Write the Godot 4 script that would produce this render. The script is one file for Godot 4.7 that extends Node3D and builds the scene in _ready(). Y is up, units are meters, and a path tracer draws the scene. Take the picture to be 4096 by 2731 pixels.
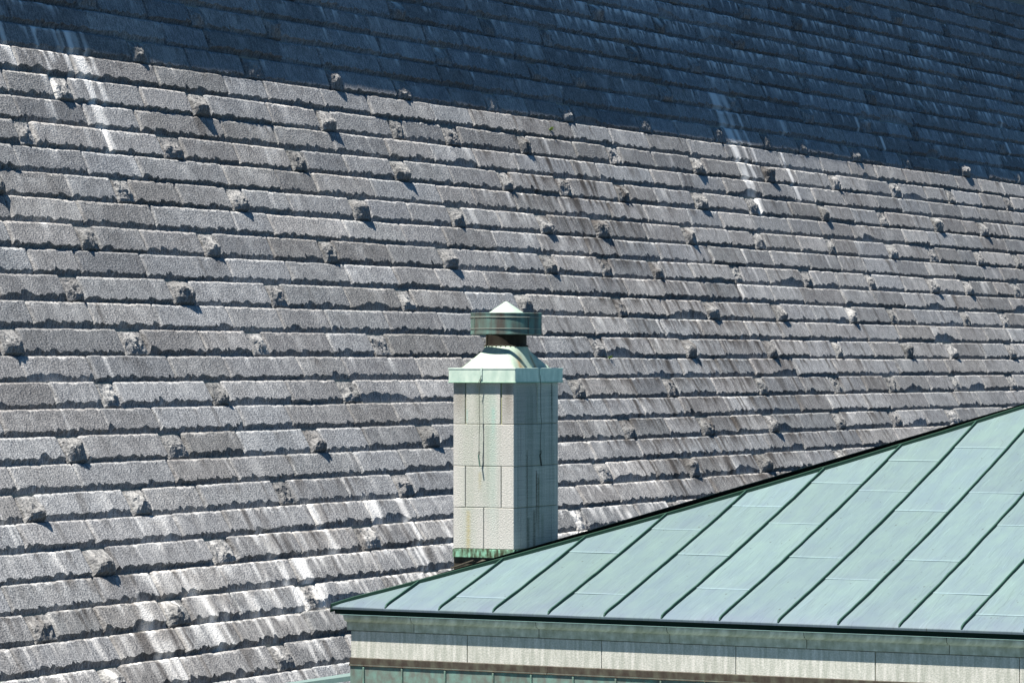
extends Node3D
# Granite dam wall above a copper-roofed pavilion with a capped chimney.
# x runs along the dam, z points out of the dam, y is up; heights inside the builders are
# measured from eye level, EYE metres above the ground.

const EYE := 14.0
const CO := 0.887424
const SI := 0.460954
const WALL := 29.5386          # distance from the eye to the wall, at eye level
const EAVE := Vector3(31.0891, -2.4727, -18.2465)
const FLUE := Vector3(33.02, 0.0, -17.13)      # front corner of the chimney

var used := {}
var rng := RandomNumberGenerator.new()
var fine := FastNoiseLite.new()
var rough := FastNoiseLite.new()
var facets := FastNoiseLite.new()
var M := {}
var dam: Node3D
var house: Node3D
var flue: Node3D

# ---------------------------------------------------------------- helpers

func numbered(n: String, parent: Node) -> String:
	var key := "%d/%s" % [parent.get_instance_id(), n]
	used[key] = used.get(key, -1) + 1
	return n if used[key] == 0 else "%s_%03d" % [n, used[key]]

func thing(called: String, label: String, category: String, at: Vector3) -> Node3D:
	var o := Node3D.new()
	o.name = numbered(called, self)
	o.position = at
	o.set_meta("label", label)
	o.set_meta("category", category)
	add_child(o)
	return o

func part(called: String, mesh: Mesh, mat: Material, parent: Node, kind := "", label := "") -> MeshInstance3D:
	var o := MeshInstance3D.new()
	o.name = numbered(called, parent)
	o.mesh = mesh
	if mat: o.material_override = mat
	if kind: o.set_meta("kind", kind)
	if label: o.set_meta("label", label)
	parent.add_child(o, true)
	return o

class Buf:
	var v := PackedVector3Array()
	var n := PackedVector3Array()
	var c := PackedColorArray()
	var u := PackedVector2Array()
	var w := PackedVector2Array()
	var i := PackedInt32Array()
	var off := Vector3.ZERO
	func mesh() -> ArrayMesh:
		var a := []
		a.resize(Mesh.ARRAY_MAX)
		a[Mesh.ARRAY_VERTEX] = v
		a[Mesh.ARRAY_NORMAL] = n
		a[Mesh.ARRAY_COLOR] = c
		a[Mesh.ARRAY_TEX_UV] = u
		a[Mesh.ARRAY_TEX_UV2] = w
		a[Mesh.ARRAY_INDEX] = i
		var m := ArrayMesh.new()
		m.add_surface_from_arrays(Mesh.PRIMITIVE_TRIANGLES, a)
		return m
	# a grid of points, rows x cols, smooth inside; flip turns the outside round
	func grid(p: PackedVector3Array, rows: int, cols: int, uv: PackedVector2Array, uv2: PackedVector2Array, col: PackedColorArray, flip := false) -> void:
		var b := v.size()
		for r in rows:
			var r0 := maxi(r - 1, 0) * cols
			var r1 := mini(r + 1, rows - 1) * cols
			var rr := r * cols
			for k in cols:
				var du := p[rr + mini(k + 1, cols - 1)] - p[rr + maxi(k - 1, 0)]
				var dv := p[r1 + k] - p[r0 + k]
				var nn := du.cross(dv).normalized()
				if flip: nn = -nn
				if nn == Vector3.ZERO: nn = Vector3.UP
				v.append(p[rr + k] - off)
				n.append(nn)
		u.append_array(uv)
		w.append_array(uv2)
		c.append_array(col)
		for r in rows - 1:
			for k in cols - 1:
				var q := b + r * cols + k
				if flip: i.append_array([q, q + 1, q + cols, q + 1, q + cols + 1, q + cols])
				else: i.append_array([q, q + cols, q + 1, q + 1, q + cols, q + cols + 1])
	func quad(a: Vector3, b: Vector3, d: Vector3, e: Vector3, col: Color, uvs := []) -> void:
		# a b d e run anticlockwise seen from outside
		var s := v.size()
		var nn := (b - a).cross(e - a).normalized()
		var k := 0
		for q in [a, b, d, e]:
			v.append(q - off); n.append(nn); c.append(col)
			var uu = uvs[k] if uvs else Vector2(q.x + q.z, q.y)
			u.append(uu); w.append(uu)
			k += 1
		i.append_array([s, s + 2, s + 1, s, s + 3, s + 2])
	func tri(a: Vector3, b: Vector3, d: Vector3, col: Color) -> void:
		var s := v.size()
		var nn := (b - a).cross(d - a).normalized()
		for q in [a, b, d]:
			v.append(q - off); n.append(nn); c.append(col)
			u.append(Vector2(q.x + q.z, q.y)); w.append(Vector2(q.x + q.z, q.y))
		i.append_array([s, s + 2, s + 1])
	func box(lo: Vector3, hi: Vector3, col: Color, b := 0.0) -> void:
		# chamfered box
		var f := [lo, hi]
		if b <= 0.0:
			quad(Vector3(lo.x, lo.y, hi.z), Vector3(hi.x, lo.y, hi.z), Vector3(hi.x, hi.y, hi.z), Vector3(lo.x, hi.y, hi.z), col)
			quad(Vector3(hi.x, lo.y, lo.z), Vector3(lo.x, lo.y, lo.z), Vector3(lo.x, hi.y, lo.z), Vector3(hi.x, hi.y, lo.z), col)
			quad(Vector3(lo.x, lo.y, lo.z), Vector3(lo.x, lo.y, hi.z), Vector3(lo.x, hi.y, hi.z), Vector3(lo.x, hi.y, lo.z), col)
			quad(Vector3(hi.x, lo.y, hi.z), Vector3(hi.x, lo.y, lo.z), Vector3(hi.x, hi.y, lo.z), Vector3(hi.x, hi.y, hi.z), col)
			quad(Vector3(lo.x, hi.y, hi.z), Vector3(hi.x, hi.y, hi.z), Vector3(hi.x, hi.y, lo.z), Vector3(lo.x, hi.y, lo.z), col)
			quad(Vector3(lo.x, lo.y, lo.z), Vector3(hi.x, lo.y, lo.z), Vector3(hi.x, lo.y, hi.z), Vector3(lo.x, lo.y, hi.z), col)
			return
		var at := func(sx: int, sy: int, sz: int, ax: int) -> Vector3:
			var q := Vector3(f[sx].x, f[sy].y, f[sz].z)
			if ax != 0: q.x += b if sx == 0 else -b
			if ax != 1: q.y += b if sy == 0 else -b
			if ax != 2: q.z += b if sz == 0 else -b
			return q
		var mid := (lo + hi) * 0.5
		var face := func(l: Array) -> void:
			var ctr := Vector3.ZERO
			for q in l: ctr += q
			ctr /= l.size()
			var nn: Vector3 = (l[1] - l[0]).cross(l[2] - l[0])
			var fwd: bool = nn.dot(ctr - mid) > 0
			if l.size() == 4:
				if fwd: quad(l[0], l[1], l[2], l[3], col)
				else: quad(l[0], l[3], l[2], l[1], col)
			elif fwd: tri(l[0], l[1], l[2], col)
			else: tri(l[0], l[2], l[1], col)
		for s in 2:
			face.call([at.call(s, 0, 0, 0), at.call(s, 1, 0, 0), at.call(s, 1, 1, 0), at.call(s, 0, 1, 0)])
			face.call([at.call(0, s, 0, 1), at.call(1, s, 0, 1), at.call(1, s, 1, 1), at.call(0, s, 1, 1)])
			face.call([at.call(0, 0, s, 2), at.call(1, 0, s, 2), at.call(1, 1, s, 2), at.call(0, 1, s, 2)])
			for t in 2:
				face.call([at.call(s, t, 0, 0), at.call(s, t, 1, 0), at.call(s, t, 1, 1), at.call(s, t, 0, 1)])
				face.call([at.call(s, 0, t, 0), at.call(s, 1, t, 0), at.call(s, 1, t, 2), at.call(s, 0, t, 2)])
				face.call([at.call(0, s, t, 1), at.call(1, s, t, 1), at.call(1, s, t, 2), at.call(0, s, t, 2)])
				for r in 2: face.call([at.call(s, t, r, 0), at.call(s, t, r, 1), at.call(s, t, r, 2)])
	func tube(pts: Array, r: float, sides: int, col: Color) -> void:
		var p := PackedVector3Array()
		var cc := PackedColorArray()
		var uu := PackedVector2Array()
		for k in pts.size():
			var d: Vector3 = (pts[mini(k + 1, pts.size() - 1)] - pts[maxi(k - 1, 0)]).normalized()
			var a := d.cross(Vector3(0.3, 0.2, 1).normalized()).normalized()
			var b := d.cross(a)
			for s in sides + 1:
				var ph := TAU * s / sides
				p.append(pts[k] + (a * cos(ph) + b * sin(ph)) * r)
				cc.append(col)
				uu.append(Vector2(float(s) / sides, k))
		grid(p, pts.size(), sides + 1, uu, uu, cc, false)
	# rings of points round a vertical axis: list of [radius_x, radius_z, y]; col per ring
	func lathe(ctr: Vector3, rings: Array, sides: int, cols: Array, flip := false) -> void:
		var p := PackedVector3Array()
		var cc := PackedColorArray()
		var uu := PackedVector2Array()
		for k in rings.size():
			for s in sides + 1:
				var ph := TAU * s / sides
				p.append(ctr + Vector3(cos(ph) * rings[k][0], rings[k][2], -sin(ph) * rings[k][1]))
				cc.append(cols[k % cols.size()])
				uu.append(Vector2(ph * rings[k][0], rings[k][2]))
		grid(p, rings.size(), sides + 1, uu, uu, cc, flip)

func lin(r: float, g: float, b: float) -> Color:
	return Color(r, g, b)

# ---------------------------------------------------------------- textures

func noise_image(w: int, h: int, freq: float, octaves: int, seed: int, kind := FastNoiseLite.TYPE_SIMPLEX_SMOOTH) -> Image:
	var n := FastNoiseLite.new()
	n.noise_type = kind
	n.seed = seed
	n.frequency = freq
	n.fractal_type = FastNoiseLite.FRACTAL_FBM
	n.fractal_octaves = octaves
	n.fractal_gain = 0.6
	var im := n.get_seamless_image(w, h, false, false, 0.12, true)
	im.convert(Image.FORMAT_L8)
	return im

func stretched(w: int, h: int, by: int, freq: float, octaves: int, seed: int) -> Image:
	var im := noise_image(w, h / by, freq, octaves, seed)
	im.resize(w, h, Image.INTERPOLATE_CUBIC)
	return im

func tex(im: Image) -> ImageTexture:
	return ImageTexture.create_from_image(im)

func normals_from(a: Image, b: Image, share: float, strength: float) -> ImageTexture:
	var d := a.get_data()
	var e := b.get_data()
	for k in d.size(): d[k] = int(d[k] * (1.0 - share) + e[k] * share)
	var im := Image.create_from_data(a.get_width(), a.get_height(), false, Image.FORMAT_L8, d)
	im.convert(Image.FORMAT_RGBA8)
	im.bump_map_to_normal_map(strength)
	return tex(im)

func tone_texture(a: Image, b: Image, share: float, dark: Color, light: Color, gain: float) -> ImageTexture:
	var d := a.get_data()
	var e := b.get_data()
	var out := PackedByteArray()
	out.resize(d.size() * 3)
	for k in d.size():
		var t := clampf(((d[k] * (1.0 - share) + e[k] * share) / 255.0 - 0.5) * gain + 0.5, 0.0, 1.0)
		out[k * 3] = int(255.0 * minf(1.0, lerpf(dark.r, light.r, t)))
		out[k * 3 + 1] = int(255.0 * minf(1.0, lerpf(dark.g, light.g, t)))
		out[k * 3 + 2] = int(255.0 * minf(1.0, lerpf(dark.b, light.b, t)))
	return tex(Image.create_from_data(a.get_width(), a.get_height(), false, Image.FORMAT_RGB8, out))

# fine run lines, pinholes and bits of lichen on old sheet copper
func weathered(t: ImageTexture) -> ImageTexture:
	var im := t.get_image()
	var r := RandomNumberGenerator.new()
	r.seed = 8
	var W := im.get_width()
	for q in 900:
		var x := r.randi_range(0, W - 1)
		var y := r.randi_range(0, W - 1)
		var len := r.randi_range(10, 110)
		var f := r.randf_range(0.90, 1.08)
		for j in len:
			var yy := (y + j) % W
			var xx := (x + int(3.0 * sin(j * 0.05 + x))) % W
			var c := im.get_pixel(absi(xx), yy)
			im.set_pixel(absi(xx), yy, Color(minf(1, c.r * f), minf(1, c.g * f), minf(1, c.b * f)))
	for q in 60:
		var x := r.randi_range(2, W - 8)
		var y := r.randi_range(2, W - 8)
		var w := r.randi_range(1, 3)
		var h := r.randi_range(1, 3)
		for j in w:
			for k in h: im.set_pixel(x + j + k / 2, y + k, Color(0.42, 0.44, 0.40))
	return tex(im)

func material(called: String, col: Color, roughness: float) -> StandardMaterial3D:
	var m := StandardMaterial3D.new()
	m.resource_name = called
	var c := col.srgb_to_linear()
	m.albedo_color = Color(c.r * 0.74, c.g * 0.74, c.b * 0.74).linear_to_srgb()
	m.roughness = roughness
	m.vertex_color_use_as_albedo = true
	m.metallic_specular = 0.3
	return m

# ---------------------------------------------------------------- the shape of the dam

func setback(h: float) -> float:
	return 0.56 * h - 0.012 * h * h

func bed(k: int) -> float:          # height of the top of course k
	return 4.925 - 0.4013 * k if k <= 12 else 0.109 - 0.387 * (k - 12)

func wall_z(h: float) -> float:
	return -(WALL + setback(h))

func span_of(k: int) -> Vector2:    # how far course k is laid: a little past what can be seen
	var h := bed(k) - 0.2
	var d := WALL + setback(h)
	var a := -0.1463
	return Vector2(d / (SI - a * CO) * (CO + a * SI) - 1.6, d / (SI + a * CO) * (CO - a * SI) + 2.2)

func stain_uv(x: float, s: float) -> Vector2:
	return Vector2(log(x / 33.0) / log(125.0 / 33.0), s / 20.0)

func course_s(k: float) -> float:
	return (k + 16.0) * 0.44

# stains washed down the wall: lime (white) and soot (dark), one map over the whole face
func stain_map() -> ImageTexture:
	var W := 2048
	var H := 1024
	var white := PackedFloat32Array()
	var dark := PackedFloat32Array()
	white.resize(W * H)
	dark.resize(W * H)
	var r := RandomNumberGenerator.new()
	r.seed = 77
	var lime := [[38.0, -4.6, 4.5, 1.0, 0.55], [43.5, -3.6, 3.6, 1.0, 0.6], [48.5, -3.0, 3.0, 0.8, 0.6], [51.0, -4.0, 4.0, 1.0, 0.5], [67.0, 0.9, 5.0, 1.0, 0.35], [61.0, 2.8, 4.0, 1.0, 0.3], [56.0, -3.4, 3.0, 0.8, 0.8],
		[75.0, 7.4, 9.0, 1.5, 0.75], [86.0, 8.0, 8.0, 1.8, 0.7], [68.0, 7.3, 4.0, 0.8, 0.8], [96.0, 7.0, 8.0, 2.5, 0.5], [58.0, 6.4, 7.0, 1.0, 0.25], [45.4, 5.4, 1.0, 0.8, 0.7], [60.0, -2.3, 4.0, 0.8, 0.5]]
	var soot := [[63.3, 2.9, 2.2, 1.3, 1.0], [62.0, -1.5, 3.2, 0.9, 1.2], [64.5, -2.6, 3.0, 0.8, 1.3], [61.0, 3.3, 1.6, 0.8, 0.5], [65.5, 0.6, 4.5, 1.4, 0.9], [42.0, -3.6, 4.0, 1.0, 0.45], [70.0, -1.0, 5.0, 1.5, 0.6], [58.0, -0.4, 3.0, 1.0, 0.3], [80.0, 2.0, 12.0, 3.0, 0.25], [48.0, -2.6, 3.0, 1.0, 0.4]]
	for k in range(-14, 27):
		var sp := span_of(k)
		var h := bed(k) - 0.2
		var x := sp.x
		while x < sp.y:
			x += r.randf_range(0.03, 0.16) * x / 45.0
			if r.randf() < 0.5: streak(white if r.randf() < 0.5 else dark, W, H, x, k, r.randf_range(0.0, 0.3), r.randf_range(0.4, 1.1), r.randf_range(0.05, 0.28), r.randf_range(0.03, 0.16), r)
			for which in 2:
				var zone := 0.025
				for z in (lime if which == 0 else soot):
					zone += z[4] * exp(-pow((x - z[0]) / z[2], 2.0) - pow((h - z[1]) / z[3], 2.0))
				if r.randf() > zone * 0.9: continue
				var a := minf(1.0, r.randf_range(0.2, 0.9) * (0.5 + 0.6 * zone))
				var wide := r.randf_range(0.02, 0.07) if r.randf() < 0.75 else r.randf_range(0.06, 0.17)
				if which == 1: a = minf(1.0, a * 1.35)
				if h > 4.6:
					wide *= 0.7
					a = minf(1.0, a * 1.4)
				streak(white if which == 0 else dark, W, H, x, k, r.randf_range(0.0, 0.12), r.randf_range(0.3, 1.1) if h < 4.6 else r.randf_range(0.2, 0.8), wide, a, r)
	# the long lime runs that cross several courses
	for run in [[46.4, -1, 3, 0.20, 0.9], [46.75, -1, 1, 0.10, 0.6], [46.05, -1, 0, 0.10, 0.45], [44.5, -1, 0, 0.10, 0.6], [45.4, -1, 1, 0.06, 0.5], [72.3, -3, 3, 0.26, 0.95], [72.8, -3, 1, 0.16, 0.7], [73.3, -2, 0, 0.10, 0.5], [75.0, 0, 2, 0.14, 0.7], [75.8, -2, -2, 0.1, 0.7],
			[82.2, -2, -2, 0.12, 0.7], [80.9, -3, -3, 0.1, 0.5], [92.0, -3, -3, 0.12, 0.6], [92.4, -5, -5, 0.14, 0.6], [46.2, 20, 21, 0.3, 0.9], [45.6, 19, 21, 0.2, 0.8], [47.4, 18, 19, 0.22, 0.8], [49.2, 18, 18, 0.2, 0.7], [50.2, 18, 19, 0.16, 0.7], [43.0, 20, 22, 0.3, 0.7], [41.4, 21, 23, 0.3, 0.7]]:
		for k in range(run[1], run[2] + 1):
			for j in 5:
				streak(white, W, H, run[0] + r.randf_range(-0.6, 0.6) * run[3], k, 0.0, 1.05, run[3] * r.randf_range(0.25, 0.6), run[4] * r.randf_range(0.35, 0.8), r)
	# lime crust along the bed joints in the shaded part
	for k in range(-14, 0):
		var sp := span_of(k)
		var x := sp.x
		while x < sp.y:
			x += r.randf_range(0.05, 0.25)
			var on := fine.get_noise_2d(x * 3.0, k * 31.0)
			if on > -0.02: streak(white, W, H, x, k, 0.0, r.randf_range(0.05, 0.14), r.randf_range(0.06, 0.16), r.randf_range(0.35, 1.0) * minf(1.0, on * 5.0) * clampf((x - 50.0) / 20.0, 0.25, 1.0), r)
	var out := PackedByteArray()
	out.resize(W * H * 4)
	for q in W * H:
		var a: float = white[q]
		var b: float = dark[q]
		if a + b < 0.004: continue
		var t := a / (a + b)
		out[q * 4] = int(lerpf(52.0, 228.0, t))
		out[q * 4 + 1] = int(lerpf(48.0, 229.0, t))
		out[q * 4 + 2] = int(lerpf(46.0, 230.0, t))
		out[q * 4 + 3] = int(255.0 * clampf(maxf(a, b * 0.9), 0.0, 0.95))
	return tex(Image.create_from_data(W, H, false, Image.FORMAT_RGBA8, out))

func streak(buf: PackedFloat32Array, W: int, H: int, x: float, k: int, from: float, length: float, wide: float, a: float, r: RandomNumberGenerator) -> void:
	var lean := r.randf_range(-0.05, 0.05)
	var y0 := int(course_s(k + from) / 20.0 * H)
	var y1 := int(course_s(minf(k + from + length, k + 1.0)) / 20.0 * H)
	for y in range(y0, y1 + 1):
		if y < 0 or y >= H: continue
		var t := float(y - y0) / maxf(1.0, (y1 - y0))
		var f := a * (1.0 - 0.55 * t * t / maxf(length, 0.4)) if length > 0.9 else a * (1.0 - t)
		var xc := x + lean * t
		var px0 := int(stain_uv(xc - wide, 0).x * W)
		var px1 := int(stain_uv(xc + wide, 0).x * W)
		for px in range(px0, px1 + 1):
			if px < 0 or px >= W: continue
			var g := 1.0 - absf((px + 0.5 - (px0 + px1 + 1) * 0.5) / maxf(0.7, (px1 - px0 + 1) * 0.5))
			g = clampf(g * 1.8, 0.0, 1.0) * f
			var q := y * W + px
			buf[q] = 1.0 - (1.0 - buf[q]) * (1.0 - g)

# ---------------------------------------------------------------- stones of the dam

func stone(b: Buf, k: int, xa: float, xb: float, broken: float) -> void:
	var h1 := bed(k)
	var h0 := bed(k + 1)
	var foot := Vector3(0, h0 + EYE, wall_z(h0))
	var up := Vector3(0, h1 - h0, wall_z(h1) - wall_z(h0))
	var H := up.length()
	up /= H
	var out := Vector3.RIGHT.cross(up).normalized()
	var length := xb - xa
	var step := 0.032 if xa < 62 else 0.042
	var n := maxi(6, int(length / step))
	var proud := 0.078 + rng.randf_range(-0.012, 0.012)
	var tilt := rng.randf_range(-0.010, 0.014)
	var skew := rng.randf_range(-0.014, 0.014)
	var shift := Vector2(rng.randf(), rng.randf())
	var base := rng.randf_range(0.050, 0.088)
	var seed := rng.randf() * 900.0
	# arris profile: scallops left by the mason's blows
	var cuts := [0.0]
	while cuts[-1] < length: cuts.append(cuts[-1] + (rng.randf_range(0.14, 0.42) if rng.randf() < 0.6 else rng.randf_range(0.06, 0.15)))
	var deep := []
	for q in cuts: deep.append(rng.randf_range(0.004, 0.066) * (1.0 if rng.randf() > 0.12 else 1.6))
	var bend := []
	var skews := []
	for q in cuts:
		bend.append(rng.randf_range(0.7, 1.5) if rng.randf() < 0.55 else rng.randf_range(2.0, 3.5))
		skews.append(rng.randf_range(-0.6, 0.6))
	var tops := [0.0]
	while tops[-1] < length: tops.append(tops[-1] + rng.randf_range(0.05, 0.28))
	var nick := []
	for q in tops: nick.append(rng.randf_range(0.004, 0.034))
	var hole := Vector3(rng.randf_range(0.15, 0.85) * length, rng.randf_range(0.25, 0.6) * length, broken)
	var tone := rng.randf_range(0.74, 1.18)
	var warm := rng.randf_range(-0.03, 0.025)
	var col := Color(0.50 * tone * (1.0 + warm), 0.512 * tone, 0.53 * tone * (1.0 - warm))
	var cut := 0
	var top := 0
	var rows := [[], [], []]        # bottom chamfer, face, top chamfer
	var us := []
	us.append(0.0)
	for q in n + 1: us.append(0.004 + (length - 0.008) * q / n)
	us.append(length)
	var cols := us.size()
	var pb := PackedVector3Array(); var pf := PackedVector3Array(); var pt := PackedVector3Array()
	pb.resize(cols * 4); pf.resize(cols * 5); pt.resize(cols * 3)
	var vb := PackedFloat32Array(); var vf := PackedFloat32Array(); var vt := PackedFloat32Array()
	vb.resize(cols * 4); vf.resize(cols * 5); vt.resize(cols * 3)
	for q in cols:
		var u: float = us[q]
		while cut < cuts.size() - 2 and u > cuts[cut + 1]: cut += 1
		while top < tops.size() - 2 and u > tops[top + 1]: top += 1
		var s: float = (u - cuts[cut]) / maxf(0.01, cuts[mini(cut + 1, cuts.size() - 1)] - cuts[cut]) * 2.0 - 1.0
		var st: float = (u - tops[top]) / maxf(0.01, tops[mini(top + 1, tops.size() - 1)] - tops[top]) * 2.0 - 1.0
		var k0: float = skews[cut]
		var skewed := (s - k0) / (1.0 - k0) if s > k0 else (s - k0) / (1.0 + k0)
		var x := xa + u
		var wob := fine.get_noise_2d(x * 9.0, seed)
		var wob2 := fine.get_noise_2d(x * 30.0, seed + 50.0)
		var edge: float = base + deep[cut] * (1.0 - pow(absf(skewed), bend[cut])) + 0.022 * wob + 0.006 * wob2
		if broken > 0.0:
			var g := (u - hole.x) / hole.y
			if absf(g) < 1.0: edge = maxf(edge, broken * (1.0 - pow(absf(g), 3.0)) * (1.0 + 0.3 * fine.get_noise_2d(x * 5.0, seed + 20.0) + 0.03 * wob2))
		edge = clampf(edge, 0.025, H * 0.72)
		var lip: float = 0.018 + nick[top] * (1.0 - st * st) * 1.3 + 0.007 * wob2
		lip = clampf(lip + nick[top] * 0.75 * st * st * (0.6 + 0.4 * wob), 0.008, 0.085)
		# the ends are dressed back to the joint
		var e := minf(u, length - u)
		var ew := 0.022 + 0.014 * fine.get_noise_2d(seed, q * 3.0)
		var back := 1.0 if e >= ew else lerpf(0.55, 1.0, e / ew)
		if q == 0 or q == cols - 1: back = -0.3
		var swell := 0.006 * fine.get_noise_2d(x * 2.0, seed + 9.0) + skew * (u / length - 0.5)
		var p := (proud + swell)
		var vv := [0.003, edge * 0.40, edge * 0.78, edge]
		var pp := [-0.03, p * (0.04 + 0.25 * absf(wob2)), p * (0.48 + 0.40 * wob2 + 0.2 * wob), p + tilt]
		if broken > 0.0 and edge > 0.13: pp[2] = p * (0.45 + 0.3 * wob2)
		for j in 4:
			vb[q * 1 + j * cols] = vv[j]
			pb[j * cols + q] = Vector3(x, 0, 0) + foot + up * vv[j] + out * (pp[j] * (back if pp[j] > 0.0 else 1.0) if q > 0 and q < cols - 1 else -0.03)
		var vtop := H - 0.006 - lip
		for j in 5:
			var f := j / 4.0
			var vj := lerpf(edge, vtop, f)
			vf[j * cols + q] = vj
			var bumpy := 0.0035 * rough.get_noise_3d(x * 5.0, vj * 5.0, seed) if j > 0 and j < 4 else 0.0
			pf[j * cols + q] = Vector3(x, 0, 0) + foot + up * vj + out * ((p + tilt * (1.0 - f) + bumpy) * back if q > 0 and q < cols - 1 else -0.03)
		var tc: float = nick[top] * 0.75 * st * st * (0.6 + 0.4 * wob)
		var v3 := [vtop, H - 0.006 - tc, H - 0.004 - tc * 0.8]
		var p3 := [p, p - 0.004 - lip * 0.26, -0.03]
		for j in 3:
			vt[j * cols + q] = v3[j]
			pt[j * cols + q] = Vector3(x, 0, 0) + foot + up * v3[j] + out * (p3[j] * (back if p3[j] > 0.0 else 1.0) if q > 0 and q < cols - 1 else -0.03)
	for set in [[pb, vb, 4], [pf, vf, 5], [pt, vt, 3]]:
		var uv := PackedVector2Array(); var uv2 := PackedVector2Array(); var cc := PackedColorArray()
		var m: int = cols * set[2]
		uv.resize(m); uv2.resize(m); cc.resize(m)
		cc.fill(col)
		for j in set[2]:
			for q in cols:
				var v: float = set[1][j * cols + q]
				uv[j * cols + q] = Vector2((xa + us[q]) / 1.7 + shift.x, v / 1.7 + shift.y)
				uv2[j * cols + q] = stain_uv(xa + us[q], course_s(k + 1.0 - v / H))
		b.grid(set[0], set[2], cols, uv, uv2, cc)

# a header: the rough end of a bond stone, left standing proud and broken to facets
func header(b: Buf, k: int, xa: float, xb: float) -> void:
	var h1 := bed(k)
	var h0 := bed(k + 1)
	var foot := Vector3(0, h0 + EYE, wall_z(h0))
	var up := Vector3(0, h1 - h0, wall_z(h1) - wall_z(h0))
	var H := up.length()
	up /= H
	var out := Vector3.RIGHT.cross(up).normalized()
	var n := 15
	var m := 12
	var amp := rng.randf_range(0.03, 0.15)
	var side := rng.randf_range(1.6, 4.0)
	var foot_pow := rng.randf_range(1.1, 2.6)
	var seed := rng.randf() * 500.0
	var peak := Vector2(rng.randf_range(0.35, 0.72), rng.randf_range(0.3, 0.62))
	var tone := rng.randf_range(0.75, 1.15)
	var col := Color(0.44 * tone, 0.448 * tone, 0.455 * tone)
	var shift := Vector2(rng.randf(), rng.randf())
	var p := PackedVector3Array(); var vs := PackedVector2Array()
	for j in m + 1:
		for q in n + 1:
			var u := float(q) / n
			var v := float(j) / m
			if q > 0 and q < n: u += 0.35 / n * rough.get_noise_2d(q * 40.0 + seed, j * 40.0)
			if j > 0 and j < m: v += 0.35 / m * rough.get_noise_2d(q * 40.0, j * 40.0 + seed)
			var x := lerpf(xa, xb, u)
			var du := (u - peak.x) / (peak.x if u < peak.x else 1.0 - peak.x)
			var dv := (v - peak.y) / (peak.y if v < peak.y else 1.0 - peak.y)
			var dome := maxf(0.0, 1.0 - pow(absf(du), side)) * maxf(0.0, 1.0 - pow(absf(dv), 1.15 if v > peak.y else foot_pow))
			var g := 0.045 + amp * dome + (0.085 * (facets.get_noise_3d(x * 4.6, v * H * 4.6, seed) + 0.62) + 0.04 * rough.get_noise_3d(x * 16.0, v * 8.0, seed)) * (0.35 + 0.65 * dome)
			var e := minf(minf(u, 1.0 - u) * (xb - xa), minf(v * 1.2, (1.0 - v) * 1.2) * H)
			g *= clampf(0.35 + e / 0.03, 0.0, 1.0)
			if q == 0 or q == n or j == 0 or j == m: g = -0.03
			p.append(Vector3(x, 0, 0) + foot + up * clampf(v * H, 0.004, H - 0.004) + out * g)
			vs.append(Vector2(x, v))
	for j in m:
		for q in n:
			var a := j * (n + 1) + q
			var ids := [[a, a + 1, a + n + 2], [a, a + n + 2, a + n + 1]] if (q + j) % 2 == 0 else [[a, a + 1, a + n + 1], [a + 1, a + n + 2, a + n + 1]]
			for t in ids:
				var s := b.v.size()
				var nn := (p[t[1]] - p[t[0]]).cross(p[t[2]] - p[t[0]]).normalized()
				for o in t:
					b.v.append(p[o] - b.off); b.n.append(nn); b.c.append(col)
					b.u.append(Vector2(vs[o].x / 1.7 + shift.x, vs[o].y * H / 1.7 + shift.y))
					b.w.append(stain_uv(vs[o].x, course_s(k + 1.0 - clampf(vs[o].y, 0.0, 1.0))))
				b.i.append_array([s, s + 2, s + 1])

func seen_at(x: float, h: float) -> Vector2:     # pixel on the photograph's 4096 grid, for sorting only
	var z := wall_z(h)
	var d := x * CO - z * SI
	return Vector2(2048.0 + 14000.0 * (x * SI + z * CO) / d, 1459.4 - 14000.0 * h / d)

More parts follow.
